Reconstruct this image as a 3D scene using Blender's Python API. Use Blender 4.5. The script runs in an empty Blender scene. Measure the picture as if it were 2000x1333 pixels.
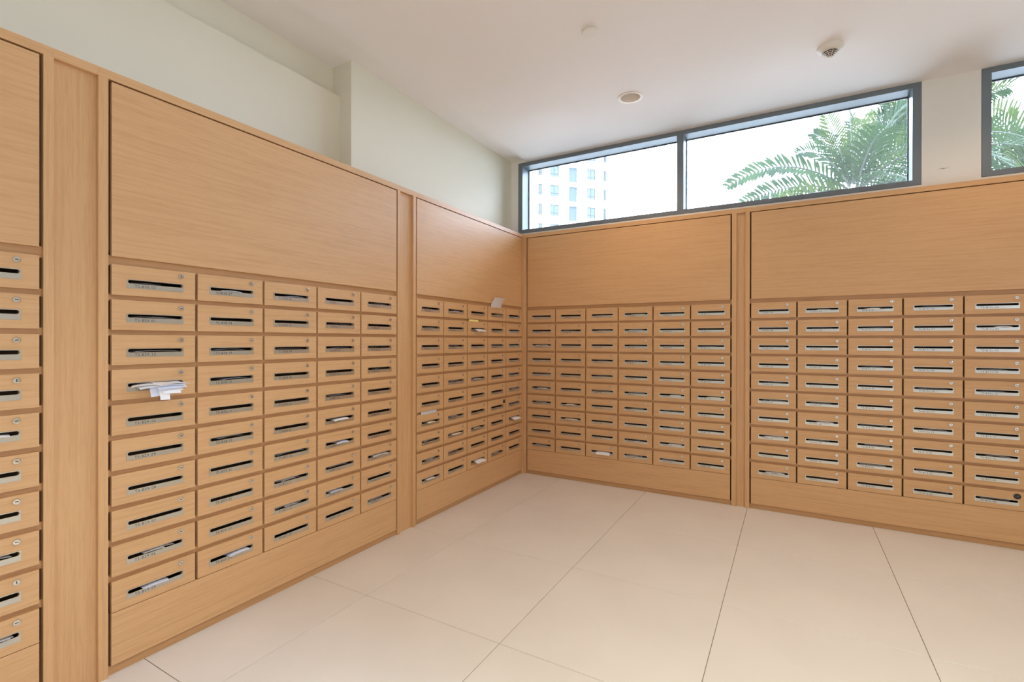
import bpy, bmesh, math, random
from mathutils import Vector, Matrix
random.seed(7)
SC = bpy.context.scene
COL = SC.collection

# ------------------------------------------------------------------ camera
CAMP = Vector((2.2681, -4.1834, 1.30))
YAW, PIT, ROL, FPX = math.radians(29.826), math.radians(-0.086), math.radians(0.094), 950.07
FW = Vector((-math.sin(YAW)*math.cos(PIT), math.cos(YAW)*math.cos(PIT), math.sin(PIT)))
RT = Vector((math.cos(YAW), math.sin(YAW), 0))
UP = RT.cross(FW)
R2 = RT*math.cos(ROL) + UP*math.sin(ROL)
U2 = -RT*math.sin(ROL) + UP*math.cos(ROL)
cam = bpy.data.objects.new('camera', bpy.data.cameras.new('camera'))
COL.objects.link(cam)
cam.data.sensor_width = 36.0
cam.data.lens = FPX/2000*36
cam.data.clip_end = 500
m = Matrix((R2, U2, -FW)).transposed().to_4x4()
m.translation = CAMP
cam.matrix_world = m
SC.camera = cam

# ------------------------------------------------------------------ world, lights, exposure
SKY = 29.0
w = bpy.data.worlds.new('overcast_sky'); SC.world = w
w.use_nodes = True
bg = w.node_tree.nodes['Background']
bg.inputs[0].default_value = (0.66, 0.78, 1.0, 1)
bg.inputs[1].default_value = SKY
SC.view_settings.view_transform = 'Standard'
SC.view_settings.look = 'None'
SC.view_settings.gamma = 1.0
SC.view_settings.use_curve_mapping = False
SC.view_settings.exposure = 0.14
SC.cycles.max_bounces = 14
SC.cycles.diffuse_bounces = 10
SC.cycles.transparent_max_bounces = 12
SC.cycles.sample_clamp_indirect = 6.0
SC.cycles.caustics_reflective = False
SC.cycles.caustics_refractive = False

sun = bpy.data.lights.new('sun', 'SUN'); sun.energy = 7.0; sun.angle = math.radians(3); sun.color = (1.0, 0.96, 0.90)
so = bpy.data.objects.new('sun', sun); COL.objects.link(so)
so.rotation_euler = Vector((0.30, 0.62, -0.80)).to_track_quat('-Z', 'Y').to_euler()

def portal(name, loc, rot, sx, sy):
    l = bpy.data.lights.new(name, 'AREA'); l.shape = 'RECTANGLE'; l.size = sx; l.size_y = sy
    l.cycles.is_portal = True
    o = bpy.data.objects.new(name, l); COL.objects.link(o)
    o.location = loc; o.rotation_euler = rot
    return o
PI = math.pi
portal('window_portal', (1.46, 0.36, 2.74), (-PI/2, 0, 0), 3.2, 0.72)
portal('side_window_portal', (4.27, 0.36, 2.74), (-PI/2, 0, 0), 1.86, 0.72)
portal('added_window_portal', (5.75, -5.25, 1.85), (PI/2, 0, PI/2), 0.7, 1.5)  # portal of the unseen window added in the right wall

def lamp(loc, power, col, size=0.13):
    l = bpy.data.lights.new('ceiling_spot', 'SPOT'); l.energy = power; l.color = col
    l.spot_size = math.radians(140); l.spot_blend = 0.9; l.shadow_soft_size = size/2
    o = bpy.data.objects.new('ceiling_spot', l); COL.objects.link(o); o.location = loc
    return o

# unseen fill light added over the viewer, warm downlights by the window wall
pl = bpy.data.lights.new('overhead_fill_light', 'AREA'); pl.shape = 'RECTANGLE'; pl.size = 1.2; pl.size_y = 1.2
pl.energy = 39.5; pl.spread = math.radians(125); pl.color = (1.0, 0.93, 0.72)
po = bpy.data.objects.new('overhead_fill_light', pl); COL.objects.link(po); po.location = (3.0, -3.6, 3.07)
for lx in (1.246, 3.40): lamp((lx, -0.668, 3.07), 27, (1.0, 0.70, 0.46), 0.10)

# ------------------------------------------------------------------ materials
def newmat(name):
    m = bpy.data.materials.new(name); m.use_nodes = True
    nt = m.node_tree
    return m, nt, nt.nodes['Principled BSDF']
def plain(name, col, rough=0.6, metal=0.0, spec=0.5):
    m, nt, b = newmat(name)
    b.inputs['Base Color'].default_value = (*col, 1)
    b.inputs['Roughness'].default_value = rough
    b.inputs['Metallic'].default_value = metal
    b.inputs['Specular IOR Level'].default_value = spec
    return m
def noisy(name, c1, c2, scale, rough=0.7, bump=0.0, spec=0.5, metal=0.0, vec=(1, 1, 1), detail=4):
    m, nt, b = newmat(name)
    tc = nt.nodes.new('ShaderNodeTexCoord'); mp = nt.nodes.new('ShaderNodeMapping')
    mp.inputs['Scale'].default_value = vec
    n = nt.nodes.new('ShaderNodeTexNoise'); n.inputs['Scale'].default_value = scale
    n.inputs['Detail'].default_value = detail
    r = nt.nodes.new('ShaderNodeValToRGB')
    r.color_ramp.elements[0].position = 0.3; r.color_ramp.elements[0].color = (*c1, 1)
    r.color_ramp.elements[1].position = 0.7; r.color_ramp.elements[1].color = (*c2, 1)
    L = nt.links.new
    L(tc.outputs['Object'], mp.inputs[0]); L(mp.outputs[0], n.inputs[0]); L(n.outputs[0], r.inputs[0])
    L(r.outputs[0], b.inputs['Base Color'])
    b.inputs['Roughness'].default_value = rough
    b.inputs['Specular IOR Level'].default_value = spec
    b.inputs['Metallic'].default_value = metal
    if bump:
        bp = nt.nodes.new('ShaderNodeBump'); bp.inputs['Strength'].default_value = bump
        bp.inputs['Distance'].default_value = 0.002
        L(n.outputs[0], bp.inputs['Height']); L(bp.outputs[0], b.inputs['Normal'])
    return m
def wood(name, vertical, light=(0.640, 0.382, 0.184), dark=(0.572, 0.328, 0.150)):
    m, nt, b = newmat(name)
    L = nt.links.new
    tc = nt.nodes.new('ShaderNodeTexCoord'); oi = nt.nodes.new('ShaderNodeObjectInfo')
    ad = nt.nodes.new('ShaderNodeVectorMath'); ad.operation = 'ADD'
    ml = nt.nodes.new('ShaderNodeMath'); ml.operation = 'MULTIPLY'; ml.inputs[1].default_value = 37.0
    L(oi.outputs['Random'], ml.inputs[0]); L(tc.outputs['Object'], ad.inputs[0]); L(ml.outputs[0], ad.inputs[1])
    def tex(along, across, sc, det):
        mp = nt.nodes.new('ShaderNodeMapping')
        mp.inputs['Scale'].default_value = (across, across, along) if vertical else (along, across, across)
        n = nt.nodes.new('ShaderNodeTexNoise'); n.inputs['Scale'].default_value = sc
        n.inputs['Detail'].default_value = det; n.inputs['Distortion'].default_value = 0.15
        L(ad.outputs[0], mp.inputs[0]); L(mp.outputs[0], n.inputs[0])
        return n
    a = tex(0.9, 30, 3.0, 3)
    c = tex(2.4, 70, 6.0, 2)
    mx = nt.nodes.new('ShaderNodeMix'); mx.inputs[0].default_value = 0.45
    L(a.outputs[0], mx.inputs[2]); L(c.outputs[0], mx.inputs[3])
    r = nt.nodes.new('ShaderNodeValToRGB')
    r.color_ramp.elements[0].position = 0.36; r.color_ramp.elements[0].color = (*dark, 1)
    r.color_ramp.elements[1].position = 0.56; r.color_ramp.elements[1].color = (*light, 1)
    L(mx.outputs[0], r.inputs[0]); L(r.outputs[0], b.inputs['Base Color'])
    b.inputs['Roughness'].default_value = 0.42
    bp = nt.nodes.new('ShaderNodeBump'); bp.inputs['Strength'].default_value = 0.12
    bp.inputs['Distance'].default_value = 0.0006
    L(c.outputs[0], bp.inputs['Height']); L(bp.outputs[0], b.inputs['Normal'])
    return m

M = {}
M['wood_h'] = wood('oak_horizontal_grain', False)
M['wood_shade'] = wood('shade_darkened_oak', False, (0.53, 0.30, 0.135), (0.47, 0.26, 0.11))  # oak darkened in colour for the shade on recessed rails and plinth
M['wood_v'] = wood('oak_vertical_grain', True)
M['carcass'] = noisy('carcass_board', (0.13, 0.065, 0.022), (0.17, 0.085, 0.03), 12, 0.6)  # board colour darkened to hold the shade inside slots and gaps
M['steel'] = noisy('brushed_steel', (0.56, 0.55, 0.50), (0.68, 0.665, 0.61), 60, 0.30, metal=1.0, vec=(1, 6, 30))
M['chrome'] = plain('chrome', (0.72, 0.70, 0.66), 0.18, 1.0)
M['keyhole'] = plain('keyhole_black', (0.01, 0.01, 0.01), 0.6)
M['blackplastic'] = plain('black_plastic', (0.018, 0.016, 0.015), 0.35)
M['ink'] = plain('engraved_ink', (0.05, 0.045, 0.04), 0.6)
M['wall'] = noisy('cream_paint', (0.735, 0.71, 0.59), (0.76, 0.735, 0.62), 1.5, 0.75)
M['wallw'] = noisy('white_paint', (0.78, 0.77, 0.73), (0.81, 0.80, 0.76), 1.5, 0.75)
M['ceiling'] = noisy('ceiling_paint', (0.83, 0.81, 0.80), (0.85, 0.83, 0.82), 1.2, 0.85)
M['tile'] = noisy('porcelain_tile', (0.755, 0.72, 0.685), (0.80, 0.765, 0.73), 2.2, 0.36, spec=0.5, detail=6)
M['grout'] = plain('grout', (0.24, 0.21, 0.17), 0.9)
M['alu'] = noisy('grey_aluminium', (0.155, 0.187, 0.220), (0.175, 0.21, 0.245), 3, 0.42, metal=0.0)
M['gasket'] = plain('black_gasket', (0.03, 0.03, 0.035), 0.6)
M['paper'] = plain('white_paper', (0.86, 0.86, 0.88), 0.7)
M['paperb'] = plain('bluish_paper', (0.70, 0.74, 0.88), 0.6)
M['papery'] = plain('cream_paper', (0.84, 0.78, 0.62), 0.7)
M['paperg'] = plain('newsprint', (0.55, 0.54, 0.54), 0.7)
M['yellow'] = plain('yellow_note', (0.86, 0.74, 0.25), 0.6)
M['green'] = plain('lime_sticker', (0.62, 0.80, 0.12), 0.6)
M['plastic'] = plain('white_plastic', (0.78, 0.75, 0.70), 0.55)
M['plasticd'] = plain('smoke_chamber', (0.03, 0.02, 0.02), 0.6)
M['reflector'] = plain('lamp_reflector', (0.74, 0.68, 0.62), 0.35)
M['lens'] = plain('lamp_lens', (0.82, 0.82, 0.82), 0.3)
M['crack'] = plain('plaster_crack', (0.35, 0.33, 0.30), 0.9)
m_, nt_, b_ = newmat('clear_sleeve'); b_.inputs['Base Color'].default_value = (0.85, 0.85, 0.86, 1)
b_.inputs['Roughness'].default_value = 0.25; b_.inputs['Alpha'].default_value = 0.55; M['sleeve'] = m_
# window glass: mostly clear with a fresnel reflection
g = bpy.data.materials.new('window_glass'); g.use_nodes = True; nt = g.node_tree; nt.nodes.clear()
out = nt.nodes.new('ShaderNodeOutputMaterial'); tr = nt.nodes.new('ShaderNodeBsdfTransparent')
gl = nt.nodes.new('ShaderNodeBsdfGlossy'); fr = nt.nodes.new('ShaderNodeFresnel'); mx = nt.nodes.new('ShaderNodeMixShader')
tr.inputs[0].default_value = (0.93, 0.96, 0.96, 1); gl.inputs['Roughness'].default_value = 0.02
fr.inputs[0].default_value = 1.45
nt.links.new(fr.outputs[0], mx.inputs[0]); nt.links.new(tr.outputs[0], mx.inputs[1]); nt.links.new(gl.outputs[0], mx.inputs[2])
# translucent mix puts a pale glare haze over the view outside
tl = nt.nodes.new('ShaderNodeBsdfTranslucent'); tl.inputs[0].default_value = (0.85, 0.95, 0.75, 1)
m2 = nt.nodes.new('ShaderNodeMixShader'); m2.inputs[0].default_value = 0.010
nt.links.new(mx.outputs[0], m2.inputs[1]); nt.links.new(tl.outputs[0], m2.inputs[2])
nt.links.new(m2.outputs[0], out.inputs[0]); M['glass'] = g
# outside
M['facade'] = noisy('pale_render', (0.62, 0.63, 0.62), (0.68, 0.68, 0.66), 0.3, 0.9)
M['sillgrey'] = plain('louvre_grey', (0.075, 0.075, 0.075), 0.8)
M['towerglass'] = plain('tower_window_glass', (0.035, 0.042, 0.045), 0.25, spec=0.15)
M['towerdark'] = plain('tower_void', (0.028, 0.036, 0.042), 0.7, spec=0.2)
M['towerframe'] = plain('tower_window_frame', (0.03, 0.03, 0.032), 0.6, spec=0.2)
M['ground'] = noisy('paving', (0.20, 0.20, 0.19), (0.27, 0.27, 0.26), 0.5, 0.9)
M['trunk'] = noisy('palm_bark', (0.10, 0.085, 0.06), (0.17, 0.15, 0.11), 8, 0.9, vec=(1, 1, 6))
def leafmat(name, c, c2, t):
    m, nt, b = newmat(name)
    tc = nt.nodes.new('ShaderNodeTexCoord'); n = nt.nodes.new('ShaderNodeTexNoise'); n.inputs['Scale'].default_value = 3.0
    r = nt.nodes.new('ShaderNodeValToRGB'); r.color_ramp.elements[0].position = .35; r.color_ramp.elements[1].position = .65
    r.color_ramp.elements[0].color = (*c, 1); r.color_ramp.elements[1].color = (*c2, 1)
    nt.links.new(tc.outputs['Object'], n.inputs[0]); nt.links.new(n.outputs[0], r.inputs[0])
    nt.links.new(r.outputs[0], b.inputs['Base Color'])
    b.inputs['Roughness'].default_value = 0.5; b.inputs['Specular IOR Level'].default_value = 0.04
    tl = nt.nodes.new('ShaderNodeBsdfTranslucent'); tl.inputs[0].default_value = (*t, 1)
    mx = nt.nodes.new('ShaderNodeMixShader'); mx.inputs[0].default_value = 0.4
    o = nt.nodes['Material Output']
    nt.links.new(b.outputs[0], mx.inputs[1]); nt.links.new(tl.outputs[0], mx.inputs[2]); nt.links.new(mx.outputs[0], o.inputs[0])
    return m
M['leaf'] = leafmat('palm_leaflet', (0.0105, 0.0185, 0.0105), (0.0200, 0.0340, 0.0150), (0.009, 0.020, 0.006))
M['leafy'] = leafmat('young_palm_leaflet', (0.022, 0.031, 0.009), (0.034, 0.044, 0.012), (0.018, 0.032, 0.005))
M['rachis'] = plain('palm_rachis', (0.018, 0.018, 0.014), 0.6)

# ------------------------------------------------------------------ mesh helpers
class MB:
    def __init__(s): s.v = []; s.f = []; s.mi = []
    def face(s, idx, mi=0): s.f.append(idx); s.mi.append(mi)
    def box(s, x0, x1, y0, y1, z0, z1, mi=0):
        b = len(s.v)
        s.v += [(x0,y0,z0),(x1,y0,z0),(x1,y1,z0),(x0,y1,z0),(x0,y0,z1),(x1,y0,z1),(x1,y1,z1),(x0,y1,z1)]
        for q in ((0,3,2,1),(4,5,6,7),(0,1,5,4),(1,2,6,5),(2,3,7,6),(3,0,4,7)):
            s.face([b+i for i in q], mi)
        return s
    def lathe(s, prof, c=(0,0,0), n=32, axis='z', mi=0, cap0=True, cap1=True):
        b = len(s.v)
        for (r, h) in prof:
            for k in range(n):
                a = 2*PI*k/n
                if axis == 'z': p = (c[0]+r*math.cos(a), c[1]+r*math.sin(a), c[2]+h)
                else: p = (c[0]+r*math.cos(a), c[1]+h, c[2]+r*math.sin(a))
                s.v.append(p)
        for i in range(len(prof)-1):
            for k in range(n):
                k2 = (k+1) % n
                s.face([b+i*n+k, b+i*n+k2, b+(i+1)*n+k2, b+(i+1)*n+k], mi)
        if cap0: s.face([b+k for k in range(n)][::-1], mi)
        if cap1: s.face([b+(len(prof)-1)*n+k for k in range(n)], mi)
        return s
    def grid(s, fn, nu, nv, mi=0):
        b = len(s.v)
        for i in range(nu+1):
            for j in range(nv+1): s.v.append(fn(i/nu, j/nv))
        for i in range(nu):
            for j in range(nv):
                a = b+i*(nv+1)+j
                s.face([a, a+1, a+nv+2, a+nv+1], mi)
        return s
    def mesh(s, name, mats, smooth=False, bevel=0.0, fix=False):
        me = bpy.data.meshes.new(name)
        me.from_pydata(s.v, [], s.f)
        for mm in mats: me.materials.append(mm)
        me.polygons.foreach_set('material_index', s.mi)
        if bevel or fix:
            bm = bmesh.new(); bm.from_mesh(me)
            if fix: bmesh.ops.recalc_face_normals(bm, faces=bm.faces)
            if bevel:
                bmesh.ops.bevel(bm, geom=list(bm.edges), offset=bevel, segments=1, affect='EDGES', profile=0.5)
            bm.to_mesh(me); bm.free()
        if smooth:
            me.polygons.foreach_set('use_smooth', [True]*len(me.polygons))
            try: me.set_sharp_from_angle(angle=math.radians(35))
            except Exception: pass
        me.update()
        return me

def obj(name, me, parent=None, loc=(0,0,0), rz=0.0, **props):
    o = bpy.data.objects.new(name, me); COL.objects.link(o)
    o.location = loc; o.rotation_euler = (0, 0, rz)
    if parent: o.parent = parent
    for k, v in props.items(): o[k] = v
    return o
def thing(name, label, cat, loc=(0,0,0), rz=0.0, group=None):
    o = bpy.data.objects.new(name, None); COL.objects.link(o)
    o.empty_display_size = 0.1
    o.location = loc; o.rotation_euler = (0, 0, rz)
    o['label'] = label; o['category'] = cat
    if group: o['group'] = group
    return o
def struct(name, me, label=None, **kw):
    o = obj(name, me, kind='structure', **kw)
    if label: o['label'] = label
    return o

# ------------------------------------------------------------------ room shell
YW, XW1, XW2, XW3 = 0.10, -0.199, -0.305, -0.369
YRET = -1.973
ZC, ZS = 3.078, 3.108
WX0, WX1 = -0.118, 3.041          # window 1 opening
VX0, VX1 = 3.345, 5.20            # window 2 opening
WZ0, WZ1 = 2.370, 3.078
XR, YF = 5.60, -7.2

b = MB()
b.box(-0.6, XW1, YRET, 0.55, 0, 3.4)
b.box(-0.6, XW2, YF-.1, YRET, 0, 2.90)
b.box(-0.6, XW3, YF-.1, YRET, 2.90, 3.4)
struct('wall_left', b.mesh('wall_left', [M['wall']]), 'cream painted side wall above the mailbox cabinets, stepped back at a pier')
b = MB()
b.box(XW1, WX0, YW, 0.36, 0, 3.4)
b.box(WX0, VX1, YW, 0.36, 0, WZ0)
b.box(WX1, VX0, YW, 0.36, WZ0, WZ1)
b.box(WX0, VX1, YW, 0.36, WZ1+0.001, 3.4)
b.box(VX1, XR+.2, YW, 0.36, 0, 3.4)
wb = struct('wall_back', b.mesh('wall_back', [M['wallw']]), 'white painted wall holding the high strip windows')
# star-shaped plaster crack on the pier between the windows
b = MB()
cc = (3.158, YW-0.0006, 2.461)
for a, ln in ((12, .034), (168, .036), (195, .022), (-25, .018), (100, .012), (250, .012), (150, .02)):
    t = math.radians(a); dx, dz = math.cos(t), math.sin(t)
    k = len(b.v)
    b.v += [(cc[0]+dz*.0012, cc[1], cc[2]-dx*.0012), (cc[0]+dx*ln, cc[1], cc[2]+dz*ln*.6), (cc[0]-dz*.0012, cc[1], cc[2]+dx*.0012)]
    b.face([k, k+1, k+2])
obj('plaster_crack', b.mesh('plaster_crack', [M['crack']]), wb)

b = MB()
b.box(XR, XR+.2, YF-.1, -5.6, 0, 3.4); b.box(XR, XR+.2, -4.9, YW, 0, 3.4); b.box(XR, XR+.2, -5.6, -4.9, 2.6, 3.4); b.box(XR, XR+.2, -5.6, -4.9, 0, 1.1)
struct('wall_right', b.mesh('wall_right', [M['wallw']]))
b = MB()   # wall behind the viewer
b.box(-0.6, XR+.2, YF-.1, YF, 0, 3.4)
struct('wall_front', b.mesh('wall_front', [M['wallw']]))
b = MB()
for y0 in (-5.6, -4.94): b.box(XR+.05, XR+.11, y0, y0+.04, 1.1, 2.6)
for z0 in (1.1, 2.56): b.box(XR+.05, XR+.11, -5.56, -4.94, z0, z0+.04)
struct('added_light_window', b.mesh('added_light_window', [M['alu']]))  # unseen window, added and sized for the light it lets in

# ceiling: main slab, with a round hole for the downlight, and the slightly higher strip beside the side wall
XE = -0.013
LMP = (1.246, -0.668); LR = 0.076
b = MB()
n = 32; h = 0.14
def rect(x0, x1, y0, y1, z):
    k = len(b.v); b.v.extend([(x0,y0,z),(x0,y1,z),(x1,y1,z),(x1,y0,z)]); b.face([k,k+1,k+2,k+3])
rect(XE, LMP[0]-h, YF, YW, ZC); rect(LMP[0]+h, XR, YF, YW, ZC)
rect(LMP[0]-h, LMP[0]+h, YF, LMP[1]-h, ZC); rect(LMP[0]-h, LMP[0]+h, LMP[1]+h, YW, ZC)
k0 = len(b.v)
for k in range(n):
    a = 2*PI*k/n; ca, sa = math.cos(a), math.sin(a); s_ = h/max(abs(ca), abs(sa))
    b.v.append((LMP[0]+LR*ca, LMP[1]+LR*sa, ZC)); b.v.append((LMP[0]+s_*ca, LMP[1]+s_*sa, ZC))
for k in range(n):
    i, j = k0+2*k, k0+2*((k+1) % n)
    b.face([i, i+1, j+1, j][::-1])
# edge of slab and raised strip, roof slab above
b.box(XE, XE+.004, YF, YW, ZC+.0005, ZS+.02)
rect(-0.6, XE+.002, YF, YW, ZS)
b.box(-0.6, XR+.2, YF-.1, 0.36, 3.4, 3.6)
struct('ceiling', b.mesh('ceiling', [M['ceiling']]), 'off-white plaster ceiling with a slightly raised strip along the side wall')

# floor slab with individual tiles
b = MB(); b.box(-0.6, XR+.2, YF-.1, 0.36, -0.2, -0.012)
b.box(-0.03, XR, YF, YW-.001, -0.012, -0.0025)
fl = struct('floor', b.mesh('floor', [M['grout']]), 'floor of large cream porcelain tiles with thin dark joints')
xs = [-0.03] + [0.397+0.79*i for i in range(7)] + [XR]
ys = [YW-.001] + [-0.791-0.806*i for i in range(8)]
ys = [y for y in ys if y > YF] + [YF]
cache = {}
for i in range(len(xs)-1):
    for j in range(len(ys)-1):
        wx, wy = round(xs[i+1]-xs[i]-.003, 4), round(ys[j]-ys[j+1]-.003, 4)
        if wx < .02 or wy < .02: continue
        if (wx, wy) not in cache:
            t = MB(); t.box(-wx/2, wx/2, -wy/2, wy/2, -0.011, 0)
            cache[(wx, wy)] = t.mesh('floor_tile', [M['tile']], bevel=.0008)
        obj('floor_tile', cache[(wx, wy)], fl, ((xs[i]+xs[i+1])/2, (ys[j]+ys[j+1])/2, 0))

# ------------------------------------------------------------------ windows
def window(name, x0, x1, mulls, label):
    FT, D = 0.049, 0.145
    b = MB(); y0, y1 = YW-0.002, YW+D
    z0, z1 = WZ0+.002, WZ1-.0015
    b.box(x0+.002, x0+FT, y0, y1, z0, z1); b.box(x1-FT, x1-.002, y0, y1, z0, z1)
    b.box(x0+FT, x1-FT, y0, y1, z1-0.036, z1); b.box(x0+FT, x1-FT, y0, y1, z0, z0+.036)
    f = struct(name, b.mesh('window_frame', [M['alu']]), label)
    cur = x0+FT; spans = []
    for mx0, mx1 in mulls:
        t = MB(); t.box(mx0, mx1, y0+.001, y1, z0+.036, z1-.036)
        obj('mullion', t.mesh('mullion', [M['alu']]), f)
        spans.append((cur, mx0)); cur = mx1
    spans.append((cur, x1-FT))
    for a, c in spans:
        t = MB(); zz0, zz1 = z0+.036, z1-.036; gk = .006
        for q in ((a, a+gk, zz0, zz1), (c-gk, c, zz0, zz1), (a+gk, c-gk, zz0, zz0+gk), (a+gk, c-gk, zz1-gk, zz1)):
            t.box(q[0], q[1], y1-.012, y1, q[2], q[3])
        obj('gasket', t.mesh('gasket', [M['gasket']]), f)
        t = MB(); t.box(a+.003, c-.003, y1-.009, y1-.003, zz0+.003, zz1-.003)
        obj('pane', t.mesh('pane', [M['glass']]), f)
window('window_1', WX0, WX1, [(1.424, 1.478)], 'long high strip window with two panes in a grey aluminium frame')
window('window_2', VX0, VX1, [(4.25, 4.30)], 'second high strip window at the right edge, grey aluminium frame')

# ------------------------------------------------------------------ ceiling fittings
lt = thing('downlight', 'round recessed white downlight, unlit, in the ceiling near the long window', 'ceiling light', (LMP[0], LMP[1], ZC))
b = MB(); b.lathe([(LR+.012, 0), (LR+.012, -.003), (LR+.008, -.005), (LR-.004, -.005), (LR-.006, 0)], n=40, cap0=False, cap1=False)
obj('trim_ring', b.mesh('trim_ring', [M['plastic']], smooth=True, fix=True), lt)
b = MB(); b.lathe([(LR-.005, -.002), (LR-.012, .055), (LR-.02, .07)], n=40, cap0=False, cap1=False)
obj('reflector', b.mesh('reflector', [M['reflector']], smooth=True), lt)
b = MB(); b.lathe([(LR-.018, .066), (LR-.03, .060), (.001, .056)], n=40, cap0=False, cap1=True)
obj('lens', b.mesh('lens', [M['lens']], smooth=True), lt)

cp = MB(); cp.lathe([(.046, 0), (.046, -.006), (.042, -.010), (.001, -.011)], n=40, cap0=True, cap1=True)
o = obj('ceiling_cap', cp.mesh('ceiling_cap', [M['plastic']], smooth=True, fix=True), loc=(1.263, -1.533, ZC-.0015))
o['label'] = 'small flat round white cover plate on the ceiling, nearest the viewer'; o['category'] = 'cover plate'

sd = thing('smoke_detector', 'beige conical smoke detector with a ribbed dark grille on the ceiling', 'smoke detector', (2.471, -0.677, ZC))
b = MB(); b.lathe([(.069, 0), (.071, -.006), (.070, -.012), (.058, -.024), (.046, -.030), (.044, -.031), (.001, -.031)], n=40)
obj('base', b.mesh('detector_base', [M['plastic']], smooth=True, fix=True), sd)
b = MB(); b.lathe([(.041, -.031), (.008, -.062), (.001, -.062)], n=32)
obj('smoke_chamber', b.mesh('smoke_chamber', [M['plasticd']], smooth=True, fix=True), sd)
rg = [(0.0465-.0080*i, -.0352-.0066*i) for i in range(5)]
rm = {}
for r_, z_ in rg:
    t = MB(); t.lathe([(r_-.005, z_+.0007), (r_, z_+.0008), (r_, z_-.0008), (r_-.005, z_-.0007), (r_-.005, z_+.0007)], n=32, cap0=False, cap1=False)
    obj('grille_ring', t.mesh('grille_ring', [M['plastic']], fix=True), sd)
t = MB(); t.lathe([(.001, -.0665), (.007, -.0665), (.010, -.0645), (.009, -.0625), (.001, -.0625)][::-1], n=24)
obj('tip_cap', t.mesh('tip_cap', [M['plastic']], smooth=True, fix=True), sd)
rib = MB(); rib.v = [(.0435,-.0012,-.031),(.0470,-.0012,-.031),(.0105,-.0012,-.064),(.0070,-.0012,-.064),
                     (.0435,.0012,-.031),(.0470,.0012,-.031),(.0105,.0012,-.064),(.0070,.0012,-.064)]
for q in ((0,1,2,3),(7,6,5,4),(0,4,5,1),(1,5,6,2),(2,6,7,3),(3,7,4,0)): rib.face(list(q))
rme = rib.mesh('grille_rib', [M['plastic']], fix=True)
for k in range(8): obj('grille_rib', rme, sd, rz=2*PI*k/8+.3)

# ------------------------------------------------------------------ lettering
GL = {}
def glyph(ch):
    if ch in GL: return GL[ch]
    cu = bpy.data.curves.new('glyph', 'FONT'); cu.body = ch; cu.size = 0.0150; cu.resolution_u = 2
    cu.align_x = 'CENTER'
    o = bpy.data.objects.new('glyph', cu); COL.objects.link(o)
    dg = bpy.context.evaluated_depsgraph_get(); dg.update()
    me = bpy.data.meshes.new_from_object(o.evaluated_get(dg))
    GL[ch] = ([tuple(v.co) for v in me.vertices], [list(p.vertices) for p in me.polygons])
    bpy.data.objects.remove(o); bpy.data.curves.remove(cu); bpy.data.meshes.remove(me)
    return GL[ch]
for ch in 'T5-B0123456789.a': glyph(ch)
def text_mesh(s):
    """letters standing in the x-z plane, facing -y, starting at x=0"""
    b = MB(); x = 0.004
    for ch in s:
        adv = 0.0055 if ch in '.-' else 0.0092
        vs, fs = GL[ch]; k = len(b.v)
        b.v += [(x+adv/2-.0045+v[0], 0, v[1]) for v in vs]
        for f in fs: b.face([k+i for i in f])
        x += adv
    return b.mesh('lettering', [M['ink']])

# ------------------------------------------------------------------ mailbox banks
DH, PITCH, Z1 = 0.1178, 0.1366, 1.592
ZTOP, ZRAIL, ZUP0, ZUP1 = 2.3325, 2.299, 1.623, 2.2925
SL_W, SL_H = 0.199, 0.0136
PL_X0, PL_W, PL_H, PL_TOP = 0.0495, 0.2065, 0.0352, 0.0525   # from door left edge and door top
SL_TOP = PL_TOP + 0.0026

def stadium(w, h, cx, cz, n=6):
    r = h/2; pts = []
    for k in range(n+1):
        a = -PI/2+PI*k/n; pts.append((cx+w/2-r+r*math.cos(a), cz+r*math.sin(a)))
    for k in range(n+1):
        a = PI/2+PI*k/n; pts.append((cx-w/2+r+r*math.cos(a), cz+r*math.sin(a)))
    return pts
def holed(name, x0, x1, z0, z1, hole, yf, yb, mats, bevel=0):
    bm = bmesh.new()
    def ring(pts):
        vs = [bm.verts.new((p[0], yf, p[1])) for p in pts]
        return [bm.edges.new((vs[i], vs[(i+1) % len(vs)])) for i in range(len(vs))]
    es = ring([(x0,z0),(x1,z0),(x1,z1),(x0,z1)]) + ring(hole)
    bmesh.ops.triangle_fill(bm, use_beauty=True, use_dissolve=False, edges=es)
    r = bmesh.ops.extrude_face_region(bm, geom=list(bm.faces))
    bmesh.ops.translate(bm, vec=(0, yb-yf, 0), verts=[v for v in r['geom'] if isinstance(v, bmesh.types.BMVert)])
    bmesh.ops.recalc_face_normals(bm, faces=bm.faces)
    me = bpy.data.meshes.new(name); bm.to_mesh(me); bm.free()
    for mm in mats: me.materials.append(mm)
    return me
PLATE = holed('slot_plate', 0, PL_W, -PL_H, 0, stadium(SL_W, SL_H, PL_W/2, -.0026-SL_H/2), -.0012, 0.0, [M['steel']])
b = MB(); b.lathe([(.0108, 0), (.0108, -.0015), (.0095, -.0035), (.0075, -.0038), (.0072, -.0026), (.0010, -.0026)], n=20, axis='y')
b.box(-.0046, .0046, -.0030, -.0024, -.0011, .0011, mi=1)
LOCK = b.mesh('lock', [M['chrome'], M['keyhole']], smooth=True, fix=True)
b = MB(); b.lathe([(.0175, 0), (.0175, -.002), (.0160, -.0035), (.0060, -.0040), (.0055, -.0065), (.0010, -.0065)], n=24, axis='y')
b.box(-.0030, .0030, -.0072, -.0064, -.0009, .0009, mi=1)
LOCKB = b.mesh('black_lock', [M['blackplastic'], M['chrome']], smooth=True, fix=True)

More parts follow.
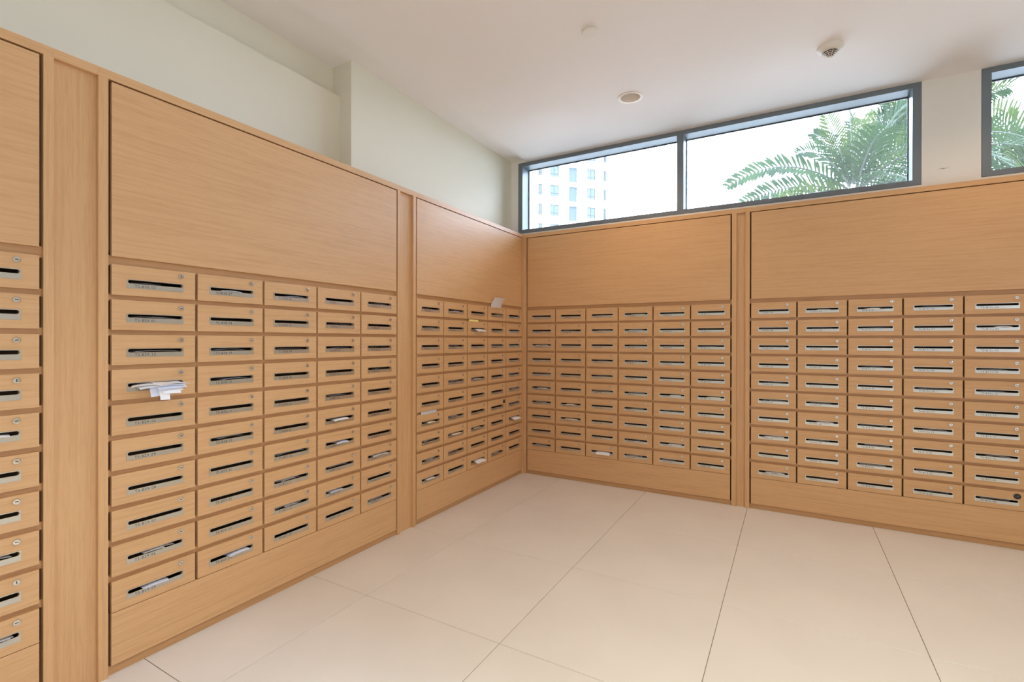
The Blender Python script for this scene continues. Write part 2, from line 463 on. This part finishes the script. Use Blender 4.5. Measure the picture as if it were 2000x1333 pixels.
FLOORS = {13: '12a'}
def code(n):
    f, u = divmod(n-1, 12)
    return 'T5-B%s.%02d' % (FLOORS.get(f, str(f)), u+1)
def num(f, u): return f*12+u
ORD = ['first', 'second', 'third', 'fourth', 'fifth', 'sixth', 'seventh', 'eighth', 'ninth', 'tenth']

def sheet(b, cu, cz, wd, inn, outp, droop, arch=0.0, yaw=0.0, roll=0.0, sag=0.0, th=.0005, mi=0, nu=6, nv=6, taper=0.0):
    """a thin sheet leaving a slot; local x along the slot, -y towards the room, droop in radians at its free end"""
    def mk(off):
        def fn(i, j):
            t = j; L = inn+outp; s_ = t*L
            u = (i-.5)*wd*(1-taper*t)
            if s_ <= inn or droop == 0: oo, dz = s_-inn, 0
            else:
                e = s_-inn; a = droop*min(1, e/max(outp, 1e-6))
                oo = e*(math.sin(a)/a if abs(a) > 1e-4 else 1); dz = -e*((1-math.cos(a))/a if abs(a) > 1e-4 else 0)
            z = dz+arch*math.sin(PI*i)-sag*t*t + off
            x, y = u*math.cos(yaw)-(-oo)*math.sin(yaw)*-1*0 + oo*math.sin(yaw), -oo*math.cos(yaw)
            z += u*math.sin(roll); x = x
            return (cu+x, y, cz+z)
        return fn
    k0 = len(b.v)
    b.grid(mk(0), nu, nv, mi); b.grid(mk(th), nu, nv, mi)
    # close the free edge and the sides
    n1 = (nu+1)*(nv+1)
    def id(i, j, l): return k0+l*n1+i*(nv+1)+j
    for i in range(nu): b.face([id(i, nv, 0), id(i+1, nv, 0), id(i+1, nv, 1), id(i, nv, 1)], mi)
    for j in range(nv):
        b.face([id(0, j, 0), id(0, j+1, 0), id(0, j+1, 1), id(0, j, 1)], mi)
        b.face([id(nu, j, 0), id(nu, j+1, 0), id(nu, j+1, 1), id(nu, j, 1)], mi)

BANKS = []
def bank(name_label, origin, rz, w, cols, dw, dp, x_first, start, kinds, where, first_down, depth, stl, str_, ncols_desc, black=None, dxl=.004):
    """local frame: x along the wall from 0..w (frame included), -y into the room, z up"""
    T = thing('mailbox_cabinet', name_label, 'mailbox cabinet', (origin[0], origin[1], 0), rz, 'built-in mailbox cabinets')
    g = 0.0105
    xa, xb = x_first-g, x_first+dp*(cols-1)+dw+g      # inner opening
    for q0, q1 in ((0, xa), (xb, w)):
        b = MB(); b.box(q0, q1, 0, .030, 0, ZRAIL)
        obj('stile', b.mesh('stile', [M['wood_v']]), T)
    b = MB(); b.box(0, w, 0, depth, ZRAIL, ZTOP)
    obj('top_rail', b.mesh('top_rail', [M['wood_h']]), T)
    b = MB()
    b.box(.001, w-.001, depth-.008, depth, .001, ZRAIL-.0005); b.box(.001, .012, .0305, depth-.008, .001, ZRAIL-.0005)
    b.box(w-.012, w-.001, .0305, depth-.008, .001, ZRAIL-.0005)
    for k in range(cols-1):
        x = x_first+dp*k+dw+(dp-dw)/2
        b.box(x-.008, x+.008, .0275, depth-.008, .25, ZUP0-.012)
    b.box(xa+.0002, xb-.0002, .0275, .034, ZUP0+.020, ZRAIL-.0005); b.box(xa+.0002, xb-.0002, .0275, .034, .036, .236)
    obj('carcass', b.mesh('carcass', [M['carcass']]), T)
    b = MB(); b.box(x_first, xb-g, .0005, .0185, ZUP0, ZUP1)
    obj('upper_panel', b.mesh('upper_panel', [M['wood_h']], bevel=.001), T)
    zb = Z1-9*PITCH-DH
    b = MB(); b.box(x_first, xb-g, .0005, .0185, .040, zb-.0028)
    obj('lower_panel', b.mesh('lower_panel', [M['wood_h']], bevel=.001), T)
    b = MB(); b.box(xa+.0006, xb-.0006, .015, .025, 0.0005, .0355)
    obj('plinth', b.mesh('plinth', [M['wood_shade']]), T)
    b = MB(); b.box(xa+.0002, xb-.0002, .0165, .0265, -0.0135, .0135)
    rail = b.mesh('shelf_rail', [M['wood_shade']])
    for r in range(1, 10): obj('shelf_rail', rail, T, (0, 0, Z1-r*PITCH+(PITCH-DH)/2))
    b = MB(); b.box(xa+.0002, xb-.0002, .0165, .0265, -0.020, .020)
    obj('shelf_rail', b.mesh('shelf_rail', [M['wood_shade']]), T, (0, 0, (Z1+ZUP0)/2))
    # front shared by every mailbox of the bank
    hx = PL_X0+PL_W/2; hz = DH-SL_TOP-SL_H/2
    front = holed('mailbox_front', 0, dw, 0, DH, [(hx-SL_W/2-.001, hz-SL_H/2-.013), (hx+SL_W/2+.001, hz-SL_H/2-.013),
                  (hx+SL_W/2+.001, hz+SL_H/2+.001), (hx-SL_W/2-.001, hz+SL_H/2+.001)], 0.0004, .0184, [M['wood_h']])
    n = start; down = first_down
    for c in range(cols):
        rows = range(10) if down else range(9, -1, -1)
        for r in rows:
            x = x_first+dp*c; z = Z1-r*PITCH-DH
            mb = obj('mailbox', front, T, (x, 0, z))
            jx, jz = random.uniform(-.0012, .0012), random.uniform(-.0008, .0008)
            obj('slot_plate', PLATE, mb, (PL_X0+jx, 0.0004, DH-PL_TOP+jz))
            obj('lettering', text_mesh(code(n)), mb, (PL_X0+jx+.027, -.0010, DH-PL_TOP+jz-.0312))
            bl = black == (c, r)
            lk = obj('lock', LOCKB if bl else LOCK, mb, (dw-.0575+(dxl if bl else 0), 0.0003, DH-.021-(.008 if bl else 0)))
            if not bl: lk.rotation_euler = (0, random.choice((0, 0, .15, -.3, .6, 1.5)), 0)
            n -= 1
        down = not down
    MX = T.matrix_world = Matrix.Translation((origin[0], origin[1], 0)) @ Matrix.Rotation(rz, 4, 'Z')
    # letters in the slots
    for c in range(cols):
        ks = kinds[c]
        for r in range(10):
            k = ks[r]
            if k == '0' or k == '-': continue
            rnd = random.Random(hash((round(origin[0]*10), c*13, r*7)) & 0xffff)
            sx = x_first+dp*c+hx; sz = Z1-r*PITCH-DH+hz
            cd = ncols_desc(c)
            pos = '%s, %s, %s row' % (where, cd, ORD[r])
            b = MB()
            lo = -SL_H/2+.0015
            if k == '1':
                wd = rnd.uniform(.10, .17); cu = sx+rnd.uniform(-.8, .9)*(SL_W-wd-.01)/2
                sheet(b, cu, sz+lo+.0005, wd, .05, rnd.uniform(-.012, .0005), 0, arch=rnd.uniform(.002, .007), roll=rnd.uniform(-.015, .015), nv=2)
                if rnd.random() < .55:
                    wd2 = rnd.uniform(.06, .11)
                    sheet(b, cu+rnd.uniform(-.02, .02), sz+lo+.001, wd2, .05, rnd.uniform(-.006, .002), 0, arch=rnd.uniform(.001, .003), roll=rnd.uniform(-.04, .04), nv=2)
                mt = rnd.choice(('paperg', 'paper', 'paperb', 'paper'))
                nm, cat = 'letter', 'letter'
                lb = rnd.choice(('folded letter', 'thin envelope', 'curled leaflet')) + ' inside the slot, ' + pos
            elif k == '2':
                wd = rnd.uniform(.09, .15); cu = sx+rnd.uniform(-.6, .9)*(SL_W-wd-.012)/2
                sheet(b, cu, sz+lo+.0005, wd, .05, rnd.uniform(.006, .016), rnd.uniform(.3, .9), arch=rnd.uniform(.002, .006), yaw=rnd.uniform(-.1, .25), roll=rnd.uniform(-.02, .03), taper=.15)
                sheet(b, cu+rnd.uniform(-.015, .015), sz+lo+.0016, wd*.8, .05, rnd.uniform(.003, .010), .3, arch=rnd.uniform(.002, .004), roll=rnd.uniform(-.01, .03))
                mt = rnd.choice(('paper', 'paper', 'paperb', 'papery') if where.startswith('bank') else ('paper', 'paper', 'paperb'))
                nm, cat = 'letter', 'letter'
                lb = 'white letter poking out of the slot, ' + pos
            elif k == '3':
                wd = .125; cu = sx+.012
                sheet(b, cu, sz+lo+.001, wd, .05, .038, 1.0, arch=.003, yaw=.15, roll=.0)
                sheet(b, cu-.01, sz+lo+.002, wd*.9, .05, .028, .7, arch=.004, yaw=-.2, roll=.02)
                sheet(b, cu+.01, sz+lo+.003, wd*.75, .05, .022, .4, arch=.003, yaw=.25, roll=-.02)
                mt = 'paper'; nm, cat = 'letter', 'letter'
                lb = 'white sheets drooping from the slot, ' + pos
            elif k == 'B':
                P = thing('letter_bundle', 'thick fanned bundle of white letters spilling from the wide left bank, fourth row', 'letters',
                          MX @ Vector((sx, 0, sz)), rz)
                spec = [(-.030, .125, .045, .15, -.45, .0045, 'paper'), (-.004, .150, .052, .22, -.20, .0040, 'paper'),
                        (.022, .130, .066, .25, .22, .0035, 'paper'), (.034, .115, .050, .05, .48, .0040, 'paperb'),
                        (.042, .095, .060, .10, .05, .0030, 'paper'), (.026, .125, .061, .42, .33, .0020, 'paper'),
                        (.030, .100, .074, .62, -.02, .0018, 'paperb'), (.012, .110, .066, .85, .30, .0010, 'paper'),
                        (.020, .085, .086, 1.10, .12, .0008, 'paper'), (.002, .075, .080, 1.30, -.18, .0006, 'paperb'),
                        (-.006, .040, .108, 1.55, .10, .0, 'paper'), (.014, .034, .098, 1.45, -.22, .0002, 'papery')]
                for q, (du, wd, op, dr, yw, zz, mt) in enumerate(spec):
                    t = MB(); sheet(t, du, lo+.0015+q*.0008, min(wd, .17), .05, op, dr, arch=zz, yaw=yw, roll=.05*math.sin(q*2.3), nv=9, taper=.12*(q % 3), sag=.006*(q % 2))
                    obj('letter', t.mesh('letter', [M[mt]], smooth=True), P)
                continue
            o = obj(nm, b.mesh('letter', [M[mt]], smooth=True), loc=MX @ Vector((0, 0, 0)), rz=rz)
            # own origin at the slot
            me = o.data
            for v in me.vertices: v.co -= Vector((sx, 0, sz))
            o.location = MX @ Vector((sx, 0, sz))
            o['label'] = lb; o['category'] = cat; o['group'] = 'letters in the mailbox slots'
    return T

HALF = PI/2
def cdesc(n): return lambda c: '%s column' % ORD[c]
# wide left bank (A)
A0, A1 = -3.367, -1.730
bank('large oak-faced mailbox cabinet of fifty boxes left of the window corner, widest in view', (0, A0), HALF, A1-A0, 5, .3030, .3140, -3.3255-A0,
     num(30, 2), ['111B000012', '2011010002', '2010001110', '0110122120', '1011000201'], 'wide left bank', True, .195, 0, 0, cdesc(5))
# far-left bank (E), cut by the frame edge
E1 = -3.494; e_last = -3.533-.3030
E0 = e_last-.3140-.042
bank('oak-faced mailbox cabinet cut off by the left edge of the photo', (0, E0), HALF, E1-E0, 2, .3030, .3140, e_last-.3140-E0,
     num(31, 10), ['----------', '1020200111'], 'far-left bank', True, .195, 0, 0, lambda c: 'rightmost column')
# corner bank on the left wall (B)
B0, B1 = -1.602, 0.0
bank('narrow-looking oak mailbox cabinet on the left wall, meeting the room corner', (0, B0), HALF, B1-B0, 5, .2975, .3072, -1.5640-B0,
     num(25, 12), ['1100002112', '2010101210', '0301200203', '2010000001', '0110111300'], 'bank left of the corner', False, .195, 0, 0, cdesc(5), black=(3, 6), dxl=.030)
# right wall, corner bank (C)
bank('oak mailbox cabinet of sixty boxes under the window, right of the room corner', (0.0, 0), 0, 1.897, 6, .2940, .3034, .0420,
     num(21, 10), ['1020121001', '0100002200', '1101110003', '2211011011', '0011021121', '0010120010'], 'bank right of the corner', True, .095, 0, 0, cdesc(6))
# right wall, far-right bank (D)
D0 = 1.961
bank('oak mailbox cabinet at the right edge of the photo, below the second window', (D0, 0), 0, 3.604-D0, 5, .3005, .3106, 2.0015-D0,
     num(16, 9), ['0110110202', '2100012100', '2101001110', '1000101011', '0201100101'], 'far-right bank', True, .095, 0, 0, cdesc(5), black=(4, 9))

# recessed filler panels between the cabinets
def filler(label, origin, rz, w, depth):
    T = thing('filler_panel', label, 'wood panel', (origin[0], origin[1], 0), rz, 'recessed panels between the cabinets')
    b = MB(); b.box(.0003, w-.0003, .018, .032, 0.0005, ZRAIL)
    obj('panel', b.mesh('panel', [M['wood_v']]), T)
    b = MB(); b.box(.0003, w-.0003, 0, depth, ZRAIL, ZTOP)
    obj('top_rail', b.mesh('top_rail', [M['wood_h']]), T)
filler('tall recessed oak panel between the two leftmost mailbox cabinets', (0, E1), HALF, A0-E1, .195)
filler('narrow recessed oak panel left of the corner cabinet on the side wall', (0, A1), HALF, B0-A1, .195)
filler('slim recessed oak panel between the two cabinets under the windows', (1.897, 0), 0, D0-1.897, .095)

# ledge closing the gap between the cabinet top and the set-back wall
b = MB(); b.box(XW2+.0005, -.196, -4.6, YRET-.0005, 2.30, ZTOP-.001)
struct('trim_1', b.mesh('trim_1', [M['wallw']]))

# ------------------------------------------------------------------ small notes and stickers on the corner bank
def note(name, label, cat, y, z, wy, hz, mat, out=.002, lift=.0, curl=0.0):
    b = MB()
    def mk(off):
        return lambda i, j: ((i-.5)*wy, -out-off-lift*(j**2)-curl*math.sin(PI*i*.9), (j-.5)*hz)
    b.grid(mk(0), 5, 4); b.grid(mk(.0006), 5, 4)
    o = obj(name, b.mesh(name, [M[mat]], smooth=True), loc=(0, y, z), rz=HALF)
    o['label'] = label; o['category'] = cat
note('plastic_sleeve', 'crumpled translucent plastic scrap stuck over the seam above the corner bank', 'plastic scrap', -.520, 1.630, .165, .085, 'sleeve', .002, .045, .012)
note('sticky_note', 'pale yellow sticky strip on the rail below the top row, near the corner', 'sticker', -.865, 1.462, .135, .016, 'yellow', .001)
note('address_strip', 'faded grey-white paper strip on the rail of the corner bank, lower left', 'sticker', -1.435, .779, .175, .022, 'paperg', .001)
note('price_dot', 'tiny lime green sticker on a slot plate near the corner', 'sticker', -.575, .828, .014, .014, 'green', .003)

# ------------------------------------------------------------------ outside
def wpt(px, py, dep):
    return CAMP + (FW + R2*((px-1000)/FPX) - U2*((py-666.5)/FPX))*dep
b = MB(); b.box(-80, 80, .4, 140, -0.5, -0.3); b.box(XR+.25, 80, -60, .4, -0.5, -0.3)
GR = struct('ground', b.mesh('ground', [M['ground']]), 'paved ground outside the building')

# apartment tower
TD = 76.0
c3 = wpt(1119, 365, TD)
ang = math.radians(45.2)
Lx = Vector((math.cos(ang), math.sin(ang), 0))
tw = thing('apartment_tower', 'pale high-rise apartment block with rows of windows seen through the window', 'building', (c3.x, c3.y, -0.3), ang)
# local: x along facade (receding right), -y towards the viewer
def along(px):     # px column -> local x
    # intersect the column's ray with the facade plane
    d = FW + R2*((px-1000)/FPX)
    n = Vector((math.sin(ang), -math.cos(ang), 0))
    t = (c3-CAMP).dot(n)/d.dot(n)
    return (CAMP+d*t - c3).dot(Lx)
zr = c3.z+0.3
xr = along(1184)
b = MB()
H = zr+3*3*3.0
colsT = [(along(1050.5), along(1058.5), 'w'), (along(1074), along(1091), 'w'), (along(1111), along(1127), 'v'),
         (along(1146), along(1162.5), 'w'), (along(1178), along(1183.9), 'w')]
FH = 3.02; WHT = 1.75
rows = range(-4, 4)
# facade built as piers and spandrels around the openings
edges = [-12.0]
for a, c, k in colsT: edges += [a, c]
edges.append(xr)
for i in range(0, len(edges), 2): b.box(edges[i], edges[i+1], 0, 10, 0, H)
for a, c, k in colsT:
    z = 0.0
    for r in sorted(rows):
        t0 = zr+r*FH
        hh = 2.35 if k == 'v' else WHT
        b.box(a, c, 0, 10, z, t0-hh); z = t0
    b.box(a, c, 0, 10, z, H)
    for r in rows:
        t0 = zr+r*FH; hh = 2.35 if k == 'v' else WHT
        b.box(a, c, .9, 10, t0-hh, t0)
obj('wall', b.mesh('wall', [M['facade']]), tw)
for a, c, k in colsT:
    for r in rows:
        t0 = zr+r*FH; hh = 2.35 if k == 'v' else WHT
        if k == 'v':
            t = MB(); t.box(a+.02, c-.02, .25, .4, t0-hh, t0)
            obj('balcony_screen', t.mesh('balcony_screen', [M['towerdark']]), tw)
            continue
        f = MB(); s_ = .07
        f.box(a, a+s_, .05, .2, t0-hh, t0); f.box(c-s_, c, .05, .2, t0-hh, t0)
        f.box(a+s_, c-s_, .05, .2, t0-s_, t0); f.box(a+s_, c-s_, .05, .2, t0-hh, t0-hh+s_); f.box(a+s_, c-s_, .05, .2, t0-hh*.72, t0-hh*.72+s_)
        f.box((a+c)/2-.04, (a+c)/2+.04, .05, .2, t0-hh+s_, t0-s_)
        fo = obj('window', f.mesh('tower_window', [M['towerframe']]), tw)
        t = MB(); t.box(a+s_, c-s_, .12, .16, t0-hh+s_, t0-s_)
        obj('pane', t.mesh('tower_pane', [M['towerglass']]), fo)
        t = MB()
        for q in range(5): t.box(a, c, -.04, -.001, t0-hh-.12-q*.16, t0-hh-.03-q*.16)
        obj('louvre', t.mesh('tower_louvre', [M['sillgrey']]), tw)

# palms
def frond(name, parent, base, tip, rise, nl=25, ll=.42, mat='leaf', hang=.5, seed=0, twist=None, wr=.031):
    """a curved rachis from base to tip (parent-local) with two rows of leaflets"""
    rnd = random.Random(seed)
    tw = rnd.uniform(-1.2, 1.2) if twist is None else twist
    base, tip = Vector(base), Vector(tip)
    mid = (base+tip)/2+Vector((0, 0, rise))
    def P(t): return base*(1-t)**2+mid*2*t*(1-t)+tip*t*t
    b = MB(); N = 14
    pr = None
    for i in range(N+1):
        t = i/N; p = P(t); d = (P(min(1, t+.01))-P(max(0, t-.01))).normalized()
        s = d.cross(Vector((0, 0, 1))).normalized(); u = s.cross(d)
        r = .016*(1-t)+.003
        k = len(b.v)
        b.v += [tuple(p+s*r), tuple(p-u*r), tuple(p-s*r), tuple(p+u*r)]
        if pr is not None:
            for q in range(4): b.face([pr+q, pr+(q+1) % 4, k+(q+1) % 4, k+q], 1)
        pr = k
    for i in range(nl):
        t = .12+.88*i/(nl-1); p = P(t); d = (P(min(1, t+.01))-P(max(0, t-.01))).normalized()
        s = d.cross(Vector((0, 0, 1))).normalized(); u = s.cross(d)
        if tw: s, u = s*math.cos(tw)+u*math.sin(tw), u*math.cos(tw)-s*math.sin(tw)
        L = ll*(math.sin(PI*(.12+.80*t))**.6)*rnd.uniform(.85, 1.1)
        for sg in (-1, 1):
            fw_ = .55+.5*t; lift = rnd.uniform(.15, .55)
            dr = (s*sg+d*fw_+u*lift).normalized()
            wv = dr.cross(u).normalized()*ll*wr*rnd.uniform(.85, 1.15)
            q1 = p+dr*L*.45; q2 = p+dr*L*.75+Vector((0, 0, -hang*L*.15)); q3 = p+dr*L+Vector((0, 0, -hang*L*.45))
            k = len(b.v)
            b.v += [tuple(p-wv*.5), tuple(p+wv*.5), tuple(q1-wv), tuple(q1+wv), tuple(q2-wv*.8), tuple(q2+wv*.8), tuple(q3)]
            b.face([k, k+1, k+3, k+2]); b.face([k+2, k+3, k+5, k+4]); b.face([k+4, k+5, k+6])
    obj(name, b.mesh('frond', [M[mat], M['rachis']]), parent)

def palm(label, px, py, dep, nf, seed, explicit=(), size=1.9, azi=(0, 2*PI), bright=.25):
    c = wpt(px, py, dep)
    T = thing('palm_tree', label, 'palm tree', (c.x, c.y, -0.3), 0, 'palm trees outside the windows')
    zc = c.z+.3
    rnd = random.Random(seed)
    b = MB()
    b.lathe([(.16, 0), (.13, .25), (.105, zc*.5), (.11, zc-.5), (.13, zc-.25), (.10, zc-.05), (.03, zc+.1)], n=14)
    obj('trunk', b.mesh('palm_trunk', [M['trunk']], smooth=True), T)
    for q in range(nf):
        a = azi[0]+(azi[1]-azi[0])*(q+rnd.uniform(-.3, .3))/nf
        el = rnd.uniform(.1, 1.25); L = size*rnd.uniform(.8, 1.1)
        tip = (L*math.cos(a)*math.cos(el), L*math.sin(a)*math.cos(el), zc+L*math.sin(el)-.45*L*math.cos(el)*.9)
        frond('frond', T, (.05*math.cos(a), .05*math.sin(a), zc-.05), tip, .30*L, mat='leafy' if rnd.random() < bright else 'leaf', seed=seed*100+q, ll=.28*size)
    for q, (tx, ty, td, rise, mt) in enumerate(explicit):
        t = wpt(tx, ty, td)-Vector((c.x, c.y, -0.3))
        frond('frond', T, (0, 0, zc-.05), t, rise, nl=30, mat=mt, wr=.10 if q < 3 else .048, seed=seed*100+50+q, ll=.34*size/1.9, hang=.15, twist=1.25)
palm('arching palm with one long frond reaching left across the long window', 1668, 372, 6.6, 18, 3,
     explicit=[(1424, 362, 6.7, .62, 'leaf'), (1455, 394, 6.3, .30, 'leaf'), (1500, 408, 6.0, .2, 'leafy'), (1612, 225, 6.8, .1, 'leafy'), (1660, 205, 6.4, .1, 'leafy'), (1590, 262, 6.9, .25, 'leaf'), (1560, 300, 6.7, .4, 'leaf')], size=1.35, azi=(-1.3, 2.2), bright=.45)
palm('bushy palm standing behind the right end of the long window', 1800, 320, 9.6, 34, 5, size=2.0, bright=.5)
palm('leafy palm filling the window at the right edge', 2060, 355, 13.6, 34, 8, size=3.2, bright=.35)
